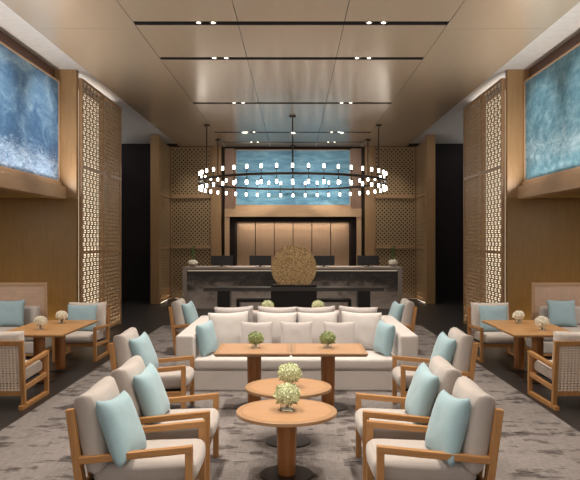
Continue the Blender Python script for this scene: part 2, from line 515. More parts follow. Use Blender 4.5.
# ------------------------------------------------------------------ lattice screens
def side_screen(label, sx, group):
    """tall screen along the hall, two panels wide and three high, seen at a slant"""
    t = thing('lattice_screen', label, 'screen', (sx * 3.71, 11.93, 0), 0, group)
    Ln = 2.72; H = ZL - .01
    for y, w in ((0, .045), (1.30, .06), (Ln - .09, .09)):
        b = NB(); box(b, -.03, .03, y, y + w, 0, H, bev=.004); ob('stile', b, M['screen_frame'], t)
    for z, h in ((0.02, .05), (1.55, .06), (3.07, .06), (H - .05, .05)):
        for ya, yb in ((.045, 1.30), (1.36, Ln - .09)):
            b = NB(); box(b, -.028, .028, ya, yb, z, z + h); ob('rail', b, M['screen_frame'], t)
    for (ya, yb) in ((.045, 1.30), (1.36, Ln - .09)):
        for (za, zb) in ((.07, 1.55), (1.61, 3.07), (3.13, H - .05)):
            b = NB(); P = .20; Q = .078
            nr = int(round((zb - za) / Q)); dz = (zb - za) / nr
            nc = int(round((yb - ya) / P)); dy = (yb - ya) / nc
            for r in range(1, nr): box(b, -.007, .007, ya, yb, za + r * dz - .012, za + r * dz + .012)
            for r in range(nr):
                off = 0 if r % 2 else .5
                for c in range(nc):
                    y = ya + (c + .25 + off * .5) * dy
                    box(b, -.006, .006, y - .030, y + .030, za + r * dz, za + (r + 1) * dz)
                    box(b, -.005, .005, y + .075, y + .125, za + r * dz + dz * .36, za + r * dz + dz * .64)
            ob('lattice_panel', b, M['lattice'], t)
    b = NB(); box(b, sx * .28 - .01, sx * .28 + .01, .06, Ln - .02, 0, H); ob('back_panel', b, M['cream'], t)
    b = NB(); box(b, -.03 if sx > 0 else -.28, .28 if sx > 0 else .03, Ln - .02, Ln, 0, H); ob('end_panel', b, M['screen_frame'], t)
    b = NB(); box(b, sx * .265 - .004, sx * .265 + .004, .65, 2.0, .05, H - .05); ob('light_panel', b, M['led_tall'], t)
    b = NB(); box(b, sx * .20 - .015, sx * .20 + .015, .2, Ln - .2, .005, .02); ob('light_strip', b, M['led_white'], t)
    return t
side_screen('tall gilded lattice screen on the left, ending the wall with the foamy blue painting', -1, 'lattice screens along the hall')
side_screen('tall gilded lattice screen on the right, ending the wall with the teal painting', 1, 'lattice screens along the hall')

def diag_lattice(b, x0, x1, z0, z1, y, p, w, d):
    """crossing diagonal bars clipped to the rectangle"""
    W = x1 - x0; H = z1 - z0
    for s in (1, -1):
        k = -H
        while k < W + H:
            # line x = k + s*z (local)
            pts = []
            a0 = k if s > 0 else k
            za = 0; zb = H
            f = (lambda z: k + z) if s > 0 else (lambda z: k - z)
            # clip x to [0,W]
            if s > 0: za = max(0, -k); zb = min(H, W - k)
            else: za = max(0, k - W); zb = min(H, k)
            if zb - za > .01:
                bar(b, (x0 + f(za), y + s * d * .25, z0 + za), (x0 + f(zb), y + s * d * .25, z0 + zb), w, d * .5, (1, 0, 0) if True else None, 0)
            k += p
def back_screen(label, sx, group):
    t = thing('back_lattice_screen', label, 'screen', (sx * 3.13, YB - .03, 0), 0, group)
    hw = .625; H = ZL - .01
    for x in (-hw, hw - .035):
        b = NB(); box(b, x, x + .035, -.03, .03, 0, H); ob('stile', b, M['screen_frame'], t)
    for z, h in ((.02, .05), (1.54, .09), (3.08, .09), (H - .05, .05)):
        b = NB(); box(b, -hw + .035, hw - .035, -.09, .03, z, z + h); ob('rail', b, M['screen_frame'], t)
    for (za, zb) in ((.07, 1.54), (1.62, 3.08), (3.16, H - .05)):
        b = NB(); diag_lattice(b, -hw + .035, hw - .035, za, zb, 0, .128, .044, .03); ob('lattice_panel', b, M['lattice_back'], t)
    b = NB(); box(b, -hw + .05, hw - .05, .05, .07, .03, .055); ob('light_strip', b, M['led_white'], t)
    return t
back_screen('tall golden diamond lattice on the back wall at the left of the reception', -1, 'lattice screens on the back wall')
back_screen('tall golden diamond lattice on the back wall at the right of the reception', 1, 'lattice screens on the back wall')

def return_screen(label, sx, group):
    t = thing('return_lattice_screen', label, 'screen', (sx * 3.79, 19.32, 0), 0, group)
    Ln = 1.5; H = ZL - .01
    for y in (0, Ln - .05):
        b = NB(); box(b, -.025, .025, y, y + .05, 0, H); ob('stile', b, M['screen_frame'], t)
    for z, h in ((.02, .05), (1.54, .08), (3.08, .08), (H - .05, .05)):
        b = NB(); box(b, -.025, .025, .05, Ln - .05, z, z + h); ob('rail', b, M['screen_frame'], t)
    for (za, zb) in ((.07, 1.54), (1.62, 3.08), (3.16, H - .05)):
        b = NB(); n = int((zb - za) / .075)
        for i in range(1, n): z = za + i * (zb - za) / n; box(b, -.006, .006, .05, Ln - .05, z - .014, z + .014)
        for i in range(1, 18): y = .05 + i * (Ln - .1) / 18; box(b, -.008, .008, y - .012, y + .012, za, zb)
        ob('lattice_panel', b, M['lattice_back'], t)
    b = NB(); box(b, sx * .05 - .012, sx * .05 + .012, .1, Ln - .1, .005, .03); ob('light_strip', b, M['led_white'], t)
    return t
return_screen('narrow golden lattice return behind the wooden post left of the reception desk', -1, 'lattice returns beside the posts')
return_screen('narrow golden lattice return behind the wooden post right of the reception desk', 1, 'lattice returns beside the posts')

# ------------------------------------------------------------------ carpet
b = NB(); box(b, -2.71, 2.70, YN, 14.2, .001, .012); tag(ob('carpet', b, M['carpet']), 'large worn-look taupe carpet under the central seating', 'carpet')

# ------------------------------------------------------------------ spotlights in the slots
def make_spot():
    t = thing('ceiling_spotlight', '', 'spotlight', (0, 0, ZC + .05), 0, 'spotlights in the ceiling slots')
    b = NB(); cyl(b, (0, 0), .055, -.04, .10, 20); ob('housing', b, M['bronze'], t)
    b = NB(); lathe(b, [(.024, -.046), (.028, -.0405)], 20); ob('lens', b, M['spot'], t)
    return t
sp0 = None
slot_names = {8.98: 'nearest the camera', 10.72: 'second from the camera', 14.22: 'third from the camera', 18.07: 'fourth from the camera', 19.9: 'last before the back wall'}
for y, nm in slot_names.items():
    for x, px in ((-1.22, 'outer left'), (-1.03, 'inner left'), (1.03, 'inner right'), (1.22, 'outer right')):
        lab = '%s spotlight in the dark ceiling slot %s' % (px, nm)
        if sp0 is None:
            sp0 = make_spot(); sp0['label'] = lab; sp0.location = (x, y, ZC + .05)
        else: dup(sp0, lab, (x, y, ZC + .05))

# ------------------------------------------------------------------ chandelier
def chandelier():
    t = thing('ring_chandelier', 'large round bronze chandelier with two tiers of glowing glass lamps hung before the reception', 'chandelier', (0, 18.11, 3.335))
    r = 2.465
    b = NB(); n = 96
    rg = []
    for rr, z in ((r - .03, -.027), (r + .03, -.027), (r + .03, .027), (r - .03, .027)):
        rg.append([b.verts.new((rr * math.cos(2 * PI * i / n), rr * math.sin(2 * PI * i / n), z)) for i in range(n)])
    for k in range(4):
        A, B = rg[k], rg[(k + 1) % 4]
        for i in range(n): b.faces.new((A[i], A[(i + 1) % n], B[(i + 1) % n], B[i]))
    ob('ring', b, M['bronze'], t)
    zt = ZC - 3.335
    for k in range(6):
        a = -PI / 2 + k * PI / 3; x, y = r * math.cos(a), r * math.sin(a)
        b = NB(); cyl(b, (x, y), .0145, .03, zt - .03, 10); ob('rod', b, M['bronze'], t)
        b = NB(); lathe(b, [(.02, zt - .05), (.075, zt - .035), (.075, zt - .001)], 20, (x, y)); ob('canopy', b, M['bronze'], t)
    # one lamp for each tier, then copies
    def lamp(s):
        b = NB()
        lathe(b, sorted([(.008, s * .033), (.008, s * .10), (.030, s * .105), (.034, s * .135)], key=lambda q: q[1]), 12)
        h = ob('lamp_holder', b, M['bronze'], t, True)
        b = NB(); lathe(b, sorted([(.023, s * .136), (.026, s * .145), (.026, s * .225), (.021, s * .229)], key=lambda q: q[1]), 14)
        ob('glass_shade', b, M['lamp'], h, True)
        return h
    for s in (1, -1):
        h0 = lamp(s); N = 42
        for i in range(N):
            a = -PI / 2 + 2 * PI * i / N + (0 if s > 0 else 0)
            loc = (r * math.cos(a), r * math.sin(a), 0)
            if i == 0: h0.location = loc
            else:
                c = h0.copy(); C.objects.link(c); c.parent = t; c.location = loc
                for gch in list(h0.children):
                    d = gch.copy(); C.objects.link(d); d.parent = c
    return t
chandelier()

# ------------------------------------------------------------------ reception
t = thing('reception_desk', 'long reception desk with smoky dark stone front and grey stone border', 'desk', (-.01, 17.75, 0))
b = NB(); box(b, -2.87, 2.87, 0, .95, 1.03, 1.09, bev=.004); ob('counter_top', b, M['stone_trim'], t)
for x in (-2.87, 2.76):
    b = NB(); box(b, x, x + .11, 0, .95, 0, 1.03, bev=.003); ob('side_panel', b, M['stone_trim'], t)
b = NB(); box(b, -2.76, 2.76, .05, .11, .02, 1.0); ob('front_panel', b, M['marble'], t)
b = NB(); box(b, -2.76, 2.76, .02, .06, 1.0, 1.03); box(b, -2.76, 2.76, .012, .05, .0, .02); ob('trim_strip', b, M['stone_trim'], t)
b = NB(); box(b, -2.74, 2.74, .028, .044, .992, .9995); ob('light_strip', b, M['led'], t)  # glowing strip added to imitate the highlight along the counter edge
b = NB(); box(b, -2.76, 2.76, .11, .94, .70, .74); ob('shelf', b, M['stone_trim'], t)

def monitor():
    t = thing('computer_monitor', '', 'monitor', (0, 0, 0), 0, 'monitors on the reception desk')
    b = NB(); box(b, -.29, .29, -.02, .015, .05, .40, bev=.008); ob('housing', b, M['screen'], t)
    b = NB(); box(b, -.27, .27, .0152, .018, .07, .38); ob('display', b, M['black'], t)
    b = NB(); box(b, -.03, .03, -.05, -.02, .0, .22, bev=.004); ob('neck', b, M['screen'], t)
    b = NB(); box(b, -.12, .12, -.12, .06, 0, .012, bev=.004); ob('foot', b, M['screen'], t)
    return t
m0 = monitor()
for i, (x, lab) in enumerate(((-1.88, 'black computer monitor at the far left end of the reception desk'), (-.86, 'black computer monitor on the reception desk just left of the gold disc'),
                              (.82, 'black computer monitor on the reception desk just right of the gold disc'), (2.0, 'black computer monitor at the far right end of the reception desk'))):
    if i == 0: m0.location = (x, 18.05, 1.0905); m0['label'] = lab
    else: dup(m0, lab, (x, 18.05, 1.0905))
for o in [m0] + [o for o in C.objects if o.name.startswith('computer_monitor.')]: o.scale = (1, 1, .74)

# console with the disc
t = thing('console_table', 'long black lacquer console table in front of the reception desk', 'table', (.03, 15.3, 0))
b = NB(); box(b, -2.0, 2.0, -.25, .25, .665, .745, bev=.004); ob('tabletop', b, M['console'], t)
for x in (-1.70, 1.42):
    b = NB(); box(b, x, x + .28, -.2, .2, 0, .665, bev=.004); ob('leg', b, M['black'], t)
b = NB(); box(b, -.51, .51, -.22, .22, 0, .664, bev=.004); ob('centre_block', b, M['black'], t)
for s in (-1, 1):
    b = NB(); x0, x1 = sorted((s * 1.28, s * .511)); box(b, x0, x1, -.18, .18, .415, .475); x0, x1 = sorted((s * 1.28, s * 1.21)); box(b, x0, x1, -.18, .18, 0, .415)
    ob('side_frame', b, M['black'], t)
t = thing('disc_sculpture', 'round speckled bronze disc sculpture standing on the black console', 'sculpture', (.03, 15.3, .745))
b = NB(); box(b, -.51, .51, -.16, .16, .0005, .055, bev=.004); ob('base', b, M['black'], t)
b = NB(); n = 72; rr = .51; cz = 1.175 - .745
vf, vb = [], []
for i in range(n):
    a = 2 * PI * i / n; x = rr * math.cos(a); z = max(.055, cz + rr * math.sin(a))
    vf.append(b.verts.new((x, -.03, z))); vb.append(b.verts.new((x, .03, z)))
b.faces.new(vf); b.faces.new(vb[::-1])
for i in range(n): b.faces.new((vf[i], vb[i], vb[(i + 1) % n], vf[(i + 1) % n]))
bmesh.ops.remove_doubles(b, verts=b.verts, dist=.0005)
ob('disc', b, M['disc'], t)

# ------------------------------------------------------------------ flowers
def blossoms(r, zc, n, seed, sq=.82, pr=.022):
    """a hydrangea head: many small four-petalled florets over a ball"""
    rnd = random.Random(seed); b = NB()
    bmesh.ops.create_icosphere(b, subdivisions=2, radius=r * .86, matrix=Matrix.Translation((0, 0, zc)) @ Matrix.Diagonal((1, 1, sq, 1)))
    for i in range(n):
        zz = 1 - 1.75 * (i + .5) / n; a = i * 2.39996; s = math.sqrt(max(0, 1 - zz * zz))
        d = Vector((s * math.cos(a), s * math.sin(a), zz)); d2 = Vector((d.x, d.y, d.z * sq))
        c = d2 * r * rnd.uniform(.88, 1.05) + Vector((0, 0, zc))
        q = d.to_track_quat('Z', 'Y').to_matrix() @ Matrix.Rotation(rnd.uniform(0, 6.28), 3, 'Z') @ Matrix.Rotation(rnd.uniform(-.4, .4), 3, 'X')
        cv = b.verts.new(c + q @ Vector((0, 0, -.004)))
        for k in range(4):
            aa = k * PI / 2
            p = [c + q @ Vector((pr * math.cos(aa + o) * m, pr * math.sin(aa + o) * m, h)) for o, m, h in ((-.55, .8, .003), (0, 1.1, .007), (.55, .8, .003))]
            vs = [b.verts.new(x) for x in p]
            b.faces.new((cv, vs[0], vs[1], vs[2]))
    return b
def flower(label, loc, r=.085, vase=.09, vh=.055, zc=.115, kind='petal', seed=1, group='hydrangeas on the tables', leaves=True, nfl=130):
    t = thing('hydrangea_vase', label, 'flowers', loc, random.Random(seed).uniform(-.2, .2), group)
    b = NB(); w = vase / 2; k = .006
    box(b, -w, w, -w, w, 0.0, .012)
    for s in (-1, 1):
        x0, x1 = sorted((s * w, s * (w - k))); box(b, x0, x1, -w, w, .012, vh)
        box(b, -w + k, w - k, x0, x1, .012, vh)
    ob('vase', b, M['glass'], t)
    b = NB()
    for i in range(5):
        a = i * 1.256; bar(b, (.012 * math.cos(a + 2), .012 * math.sin(a + 2), .014), (.02 * math.cos(a), .02 * math.sin(a), zc), .005, .005, (1, 0, 0), 0)
    ob('stems', b, M['leaf'], t)
    if leaves:
        b = NB(); rnd = random.Random(seed + 5)
        for i in range(7):
            a = i * .9 + rnd.random(); q = Matrix.Rotation(a, 3, 'Z')
            P = [(.01, 0, zc - r * .6), (r * .55, .025, zc - r * .45), (r * 1.05, 0, zc - r * .7), (r * .55, -.025, zc - r * .45)]
            vs = [b.verts.new(q @ Vector(p)) for p in P]; b.faces.new(vs)
        ob('leaves', b, M['leaf'], t)
    ob('flower_head', blossoms(r, zc, nfl, seed), M[kind], t)
    return t

# ------------------------------------------------------------------ tables
def round_table(label, loc):
    t = thing('round_coffee_table', label, 'table', loc, 0, 'round coffee tables in the centre')
    b = NB(); lathe(b, [(.362, .460), (.383, .466), (.383, .488), (.379, .4915)], 64); ob('tabletop', b, M['oak_top'], t, False)
    b = NB(); lathe(b, [(.338, .4912), (.338, .4922), (.336, .4925)], 64); ob('inlay', b, M['oak_inlay'], t, False)
    b = NB(); cyl(b, (0, 0), .3405, .4912, .4918, 64); ob('groove', b, M['oak_leg'], t, False)
    b = NB(); lathe(b, [(.076, .012), (.088, .462)], 10, sx=.92); ob('column', b, M['oak_leg'], t)
    b = NB(); lathe(b, [(.205, 0), (.205, .008), (.198, .012)], 48); ob('base_plate', b, M['steel'], t)
    return t
CZ = .0125
rt = round_table('round oak coffee table in front, nearest the camera', (-.015, 5.18, CZ))
dup(rt, 'round oak coffee table behind the front round one, before the sofa tables', (-.01, 6.03, CZ))

def square_table(name, label, loc, wx, wy, top, cw, group, mats=('oak_top',), zt=.64):
    t = thing(name, label, 'table', loc, 0, group)
    b = NB(); hx, hy = wx / 2, wy / 2
    vs = []
    for z, k in ((zt - .035, .018), (zt - .014, 0), (zt - .002, 0), (zt, .003)):
        vs.append([b.verts.new((sx * (hx - k), sy * (hy - k), z)) for sx, sy in ((-1, -1), (1, -1), (1, 1), (-1, 1))])
    for A, B in zip(vs, vs[1:]):
        for i in range(4): b.faces.new((A[i], A[(i + 1) % 4], B[(i + 1) % 4], B[i]))
    b.faces.new(vs[0][::-1]); b.faces.new(vs[-1])
    ob('tabletop', b, M[top], t)
    b = NB(); box(b, -hx + .045, hx - .045, -hy + .045, hy - .045, zt, zt + .0010); ob('inlay', b, M['oak_inlay'] if top == 'oak_top' else M[top], t)
    b = NB(); box(b, -hx + .042, hx - .042, -hy + .042, hy - .042, zt, zt + .0005); ob('groove', b, M['oak_leg'], t)
    b = NB()
    lathe(b, [(cw / 2 * .9, .012), (cw / 2, zt - .036)], 10, sx=1.03, sy=.95)
    ob('column', b, M['oak_leg'], t)
    b = NB(); lathe(b, [(.21, 0), (.21, .008), (.202, .012)], 40); ob('base_plate', b, M['steel'], t)
    return t
s1 = square_table('sofa_table', 'left one of the two oak tables joined in front of the sofa', (-.385, 7.27, CZ), .785, .70, 'oak_top', .150, 'square tables at the sofa', zt=.63)
dup(s1, 'right one of the two oak tables joined in front of the sofa', (.403, 7.27, CZ))
dup(s1, 'left oak table behind the sofa, mostly hidden by its cushions', (-.39, 10.95, CZ))
dup(s1, 'right oak table behind the sofa, mostly hidden by its cushions', (.42, 10.95, CZ))
st = square_table('side_table', 'nearer oak table of the pair at the left edge, before the rattan chair', (-3.22, 8.70, 0), .84, .77, 'oak_side_top', .15, 'oak tables along the sides')
dup(st, 'farther oak table of the pair at the left edge, beside the rattan settee', (-3.22, 9.475, 0))
dup(st, 'nearer oak table of the pair at the right edge, before the rattan chair', (3.155, 8.70, 0))
dup(st, 'farther oak table of the pair at the right edge, beside the rattan settee', (3.175, 9.475, 0))

TZ = CZ + .6315
flower('green and cream hydrangea in a glass cube on the front round table', (-.01, 5.18, CZ + .4930), .094, .095, .062, .118, 'petal', 1)
flower('green and cream hydrangea in a glass cube on the rear round table', (.0, 5.99, CZ + .4930), .098, .095, .062, .122, 'petal', 2)
flower('leafy green hydrangea on the left joined sofa table', (-.37, 7.28, TZ), .078, .075, .055, .105, 'petal_green', 3, nfl=90)
flower('leafy green hydrangea on the right joined sofa table', (.40, 7.28, TZ), .080, .085, .058, .105, 'petal_green', 4, nfl=90)
flower('pale hydrangea peeking over the sofa cushions, left of the console block', (-.385, 10.85, TZ), .095, .09, .06, .11, 'petal', 5, nfl=90)
flower('pale hydrangea peeking over the sofa cushions, right of the console block', (.42, 10.85, TZ), .095, .09, .06, .11, 'petal', 6, nfl=90)
SZ = .6415
flower('white hydrangea on the nearer left side table', (-3.24, 8.80, SZ), .072, .07, .07, .11, 'petal_white', 7, leaves=False, nfl=110)
flower('white hydrangea on the farther left side table', (-3.19, 9.45, SZ), .072, .07, .07, .11, 'petal_white', 8, leaves=False, nfl=110)
flower('white hydrangea on the nearer right side table', (3.22, 8.72, SZ), .080, .07, .07, .11, 'petal_white', 9, leaves=False, nfl=110)
flower('white hydrangea on the farther right side table', (3.16, 9.45, SZ), .072, .07, .07, .11, 'petal_white', 10, leaves=False, nfl=110)

def orchid(label, loc, seed):
    t = thing('orchid_bowl', label, 'flowers', loc, 0, 'flower bowls on the reception desk')
    b = NB(); lathe(b, [(.06, 0), (.10, .04), (.11, .075), (.10, .075)], 24); ob('bowl', b, M['stone_trim'], t, True)
    b = blossoms(.115, .115, 70, seed, .5, .035); ob('flower_head', b, M['petal_white'], t)
    b = NB()
    P = [(0, 0, .1), (.01, 0, .28), (-.005, 0, .42), (.015, 0, .58)]
    for p, q in zip(P, P[1:]): bar(b, p, q, .02, .02, (0, 1, 0), 0)
    for i in range(8):
        z = .2 + i * .04; s = 1 if i % 2 else -1
        vs = [b.verts.new(p) for p in ((0, 0, z), (s * .05, .01, z + .02), (s * .075, 0, z + .07), (s * .02, -.01, z + .06))]; b.faces.new(vs)
    ob('stem', b, M['leaf'], t)
    return t
orchid('bowl of white flowers with tall stem at the left end of the reception desk', (-2.66, 18.1, 1.0905), 21)
orchid('bowl of white flowers with tall stem at the right end of the reception desk', (2.67, 18.1, 1.0905), 22)

# ------------------------------------------------------------------ armchairs
def lounge_chair(label, loc, rotz):
    """faces +x"""
    t = thing('lounge_armchair', label, 'chair', loc, rotz, 'lounge armchairs around the central tables')
    W = .315; k = .045
    for s in (-1, 1):
        y = s * (W - k / 2)
        b = NB(); box(b, .34 - k, .34, y - k / 2, y + k / 2, 0, .486, bev=.004); ob('front_leg', b, M['oak'], t)
        b = NB(); bar(b, (-.315, y, 0), (-.412, y, .75), k, .048); ob('back_post', b, M['oak'], t)
        b = NB(); bar(b, (-.352, y, .436), (.340, y, .505), k + .004, .042); ob('armrest', b, M['oak_x'], t)
        b = NB(); bar(b, (-.335, y, .215), (.30, y, .240), .03, .05); ob('side_rail', b, M['oak_x'], t)
    b = NB(); box(b, .285, .315, -W + k, W - k, .205, .262, bev=.004); ob('front_rail', b, M['oak'], t)
    b = NB()
    for z in (.25, .71):
        x = -.315 - .129 * z; bar(b, (x, -W + k, z), (x, W - k, z), .025, .055, (1, 0, 0))
    for i in range(5):
        y = -.2 + i * .1; bar(b, (-.349, y, .26), (-.405, y, .70), .03, .014)
    ob('back_frame', b, M['oak'], t)
    b = NB(); box(b, -.33, .285, -W + k + .012, W - k - .012, .235, .252); ob('seat_base', b, M['blackmatt'], t)
    b = NB(); mt = Matrix.Rotation(R(-2.5), 4, 'Y')
    softbox(b, .645, .51, .145, .055, .016, .012, (.030, 0, .337), mt.to_3x3(), 3)
    ob('seat_cushion', b, M['beige'], t, True)
    b = NB(); mt = Matrix.Translation((-.300, 0, .595)) @ Matrix.Rotation(R(-11), 4, 'Y')
    pillow(b, .60, .485, .150, mt, .055, .30, .035, 5, .010, 22)
    ob('back_cushion', b, M['beige'], t, True)
    return t
def bm_pillow(w, h, tt, seed, lean, yaw=0, p=.45, pinch=.06):
    b = NB(); mt = Matrix.Rotation(yaw, 4, 'Z') @ Matrix.Rotation(lean, 4, 'Y')
    pillow(b, w, h, tt, mt, pinch, p, 0, seed)
    z = min(v.co.z for v in b.verts)
    return b
def cushion(name, label, cat, mat, c, w, h, tt, rotz, lean, group, seed, roll=0, p=.45, pinch=.06):
    """a loose pillow whose centre is at c; faces local +x turned by rotz; lean tips it back"""
    b = NB(); pillow(b, w, h, tt, Matrix.Rotation(R(-lean), 4, 'Y') @ Matrix.Rotation(R(roll), 4, 'X'), pinch, p, 0, seed)
    o = ob(name, b, M[mat], None, True)
    o.location = c; o.rotation_euler = (0, 0, rotz)
    return tag(o, label, cat, group)

chairs = [  # x of the front, near y, facing, label tail
    (-.58, 4.15, 0, 'nearest the camera on the left', -.12, 24, 4),
    (.55, 4.15, PI, 'nearest the camera on the right', -.09, 20, -3),
    (-.58, 5.00, 0, 'second from the camera on the left', -.06, 22, 6),
    (.55, 5.00, PI, 'second from the camera on the right', -.06, 20, -6),
    (-1.05, 6.82, 0, 'at the left end of the joined sofa tables', -.03, 22, 2),
    (1.115, 6.82, PI, 'at the right end of the joined sofa tables', -.03, 20, -5),
    (-1.135, 10.55, 0, 'behind the left arm of the sofa', -.03, 20, 0),
    (1.175, 10.55, PI, 'behind the right arm of the sofa', -.03, 20, 0)]
base = None
for i, (fx, ny, rz, tail, dy, ln, yw) in enumerate(chairs):
    s = 1 if rz == 0 else -1
    loc = (fx - s * .34, ny + .315, CZ); lab = 'oak armchair with greige cushions, ' + tail
    if base is None: base = lounge_chair(lab, loc, rz)
    else: dup(base, lab, loc, rz)
    cx = loc[0] - s * .125
    cushion('throw_pillow', 'aqua throw pillow on the armchair ' + tail, 'pillow', 'aqua',
            (cx - s * .012, ny + .315 + dy, CZ + .592), .45, .43, .15, rz + R(yw) - s * R(10), ln - 2, 'aqua pillows on the armchairs', 30 + i, roll=(-4, 5, 3, -4, 3, -3, 2, -2)[i], p=.5, pinch=.10)

def cane(b, w, z0, z1, y0, nx, nz_, f, th=.005):
    """woven cane: paired verticals and horizontals, alternating over and under"""
    for i in range(nx):
        y = -w / 2 + w * (i + .5) / nx
        for j in range(nz_):
            za = z0 + (z1 - z0) * j / nz_; zb = z0 + (z1 - z0) * (j + 1) / nz_
            o = th * .6 * (1 if (i + j) % 2 else -1)
            box(b, f(za) + o - th / 2, f(za) + o + th / 2, y - w / nx * .23, y + w / nx * .23, za, zb)
    for j in range(nz_):
        z = z0 + (z1 - z0) * (j + .5) / nz_
        box(b, f(z) - th, f(z) + th, -w / 2, w / 2, z - (z1 - z0) / nz_ * .23, z + (z1 - z0) / nz_ * .23)

def sled_chair(label, loc, rotz):
    """faces +x, sled base, woven back"""
    t = thing('rattan_back_armchair', label, 'chair', loc, rotz, 'rattan backed armchairs at the side tables')
    W = .325; k = .045
    for s in (-1, 1):
        y = s * (W - k / 2)
        b = NB(); bar(b, (-.41, y, .0235), (.375, y, .0235), k, .045); ob('sled_runner', b, M['oak_x'], t)
        b = NB(); box(b, .33, .375, y - k / 2, y + k / 2, .046, .475, bev=.004); ob('front_leg', b, M['oak'], t)
        b = NB(); bar(b, (-.315, y, .046), (-.382, y, .735), k, .048); ob('back_post', b, M['oak'], t)
        b = NB(); bar(b, (-.338, y, .452), (.375, y, .494), k + .004, .040); ob('armrest', b, M['oak_x'], t)
        b = NB(); bar(b, (-.315, y, .215), (.33, y, .245), .03, .05); ob('side_rail', b, M['oak_x'], t)
    f = lambda z: -.311 - .0967 * z
    for z in (.165, .705):
        b = NB(); bar(b, (f(z), -W + k, z), (f(z), W - k, z), .03, .05, (1, 0, 0)); ob('back_rail', b, M['oak'], t)
    b = NB(); cane(b, 2 * (W - k), .19, .68, 0, 15, 18, f); ob('rattan_panel', b, M['rattan'], t)
    b = NB(); box(b, .29, .32, -W + k, W - k, .215, .268, bev=.004); ob('front_rail', b, M['oak'], t)
    b = NB(); box(b, -.31, .29, -W + k + .005, W - k - .005, .238, .256); ob('seat_base', b, M['blackmatt'], t)
    b = NB(); softbox(b, .63, .53, .13, .05, .016, .01, (.045, 0, .330), Matrix.Rotation(R(-2.5), 3, 'Y'), 4); ob('seat_cushion', b, M['white_c'], t, True)
    b = NB(); pillow(b, .585, .44, .13, Matrix.Translation((-.270, 0, .605)) @ Matrix.Rotation(R(-7), 4, 'Y'), .02, .30, .04, 8, .008, 20); ob('back_cushion', b, M['white_c'], t, True)
    return t
c0 = sled_chair('rattan backed oak armchair at the left edge with its back to the camera', (-3.145, 7.57, 0), PI / 2)
dup(c0, 'rattan backed oak armchair at the right edge with its back to the camera', (3.10, 7.57, 0), PI / 2 + R(2))
dup(c0, 'oak sled armchair facing the camera behind the left side tables', (-3.205, 10.40, 0), -PI / 2)
dup(c0, 'oak sled armchair facing the camera behind the right side tables', (3.095, 10.34, 0), -PI / 2)
cushion('throw_pillow', 'dusty blue pillow on the sled armchair behind the left side tables', 'pillow', 'blueaqua', (-3.23, 10.46, .60), .46, .42, .15, -PI / 2 + R(2), 16, 'blue pillows at the side tables', 51)
cushion('throw_pillow', 'dusty blue pillow on the sled armchair behind the right side tables', 'pillow', 'blueaqua', (3.09, 10.40, .60), .44, .42, .15, -PI / 2 - R(2), 16, 'blue pillows at the side tables', 52)

# ------------------------------------------------------------------ settees with high rattan backs
def settee(label, loc, sx):
    """faces -y; inner end at x = 0, runs outward"""
    t = thing('rattan_settee', label, 'settee', loc, 0, 'rattan settees in the alcoves')
    Ln = 1.9
    def bx(b, xa, xb, *r, **k):
        x0, x1 = sorted((sx * xa, sx * xb)); box(b, x0, x1, *r, **k)
    b = NB()
    bx(b, 0, .05, 0, .05, 0, 1.095, bev=.004); bx(b, Ln - .05, Ln, 0, .05, 0, 1.095, bev=.004)
    bx(b, .05, Ln - .05, 0, .05, 1.045, 1.095); bx(b, .05, Ln - .05, 0, .05, .30, .35)
    ob('back_frame', b, M['light_oak'], t)
    b = NB(); nx, nz_ = 60, 26; w = Ln - .1
    for i in range(nx): x = .05 + w * (i + .5) / nx; bx(b, x - w / nx * .36, x + w / nx * .36, .020, .026, .35, 1.045)
    for j in range(nz_): z = .35 + .695 * (j + .5) / nz_; bx(b, .05, Ln - .05, .016 if j % 2 else .024, .022 if j % 2 else .030, z - .010, z + .010)
    ob('rattan_panel', b, M['rattan_pink'], t)
    b = NB(); bx(b, -.15, Ln, -.90, -.10, .03, .06, bev=.004); bx(b, -.05, 0, -.2, -.15, 0, .03); bx(b, Ln - .1, Ln - .05, -.2, -.15, 0, .03); bx(b, -.05, 0, -.8, -.75, 0, .03); bx(b, Ln - .1, Ln - .05, -.8, -.75, 0, .03)
    ob('plinth', b, M['oak_x'], t)
    b = NB(); softbox(b, Ln + .15, .80, .19, .03, 0, 0, (sx * (Ln - .15) / 2, -.5, .156)); ob('base_cushion', b, M['sofa'], t, True)
    b = NB(); softbox(b, Ln + .15, .80, .17, .05, .01, 0, (sx * (Ln - .15) / 2, -.5, .338)); ob('seat_cushion', b, M['sofa'], t, True)
    b = NB(); softbox(b, Ln - .1, .17, .30, .05, 0, 0, (sx * (Ln - .0) / 2 , -.20, .575)); ob('back_cushion', b, M['sofa'], t, True)
    return t
settee('settee with a high rattan back in the left alcove', (-4.05, 11.25, 0), -1)
settee('settee with a high rattan back in the right alcove', (3.98, 11.25, 0), 1)
cushion('throw_pillow', 'dusty blue pillow on the rattan settee at the left edge', 'pillow', 'blueaqua', (-4.47, 10.78, .64), .46, .43, .15, -PI / 2 + R(8), 14, 'blue pillows at the side tables', 53)
cushion('throw_pillow', 'dusty blue pillow on the rattan settee at the right edge', 'pillow', 'blueaqua', (4.28, 10.78, .64), .44, .43, .15, -PI / 2 - R(6), 14, 'blue pillows at the side tables', 54)

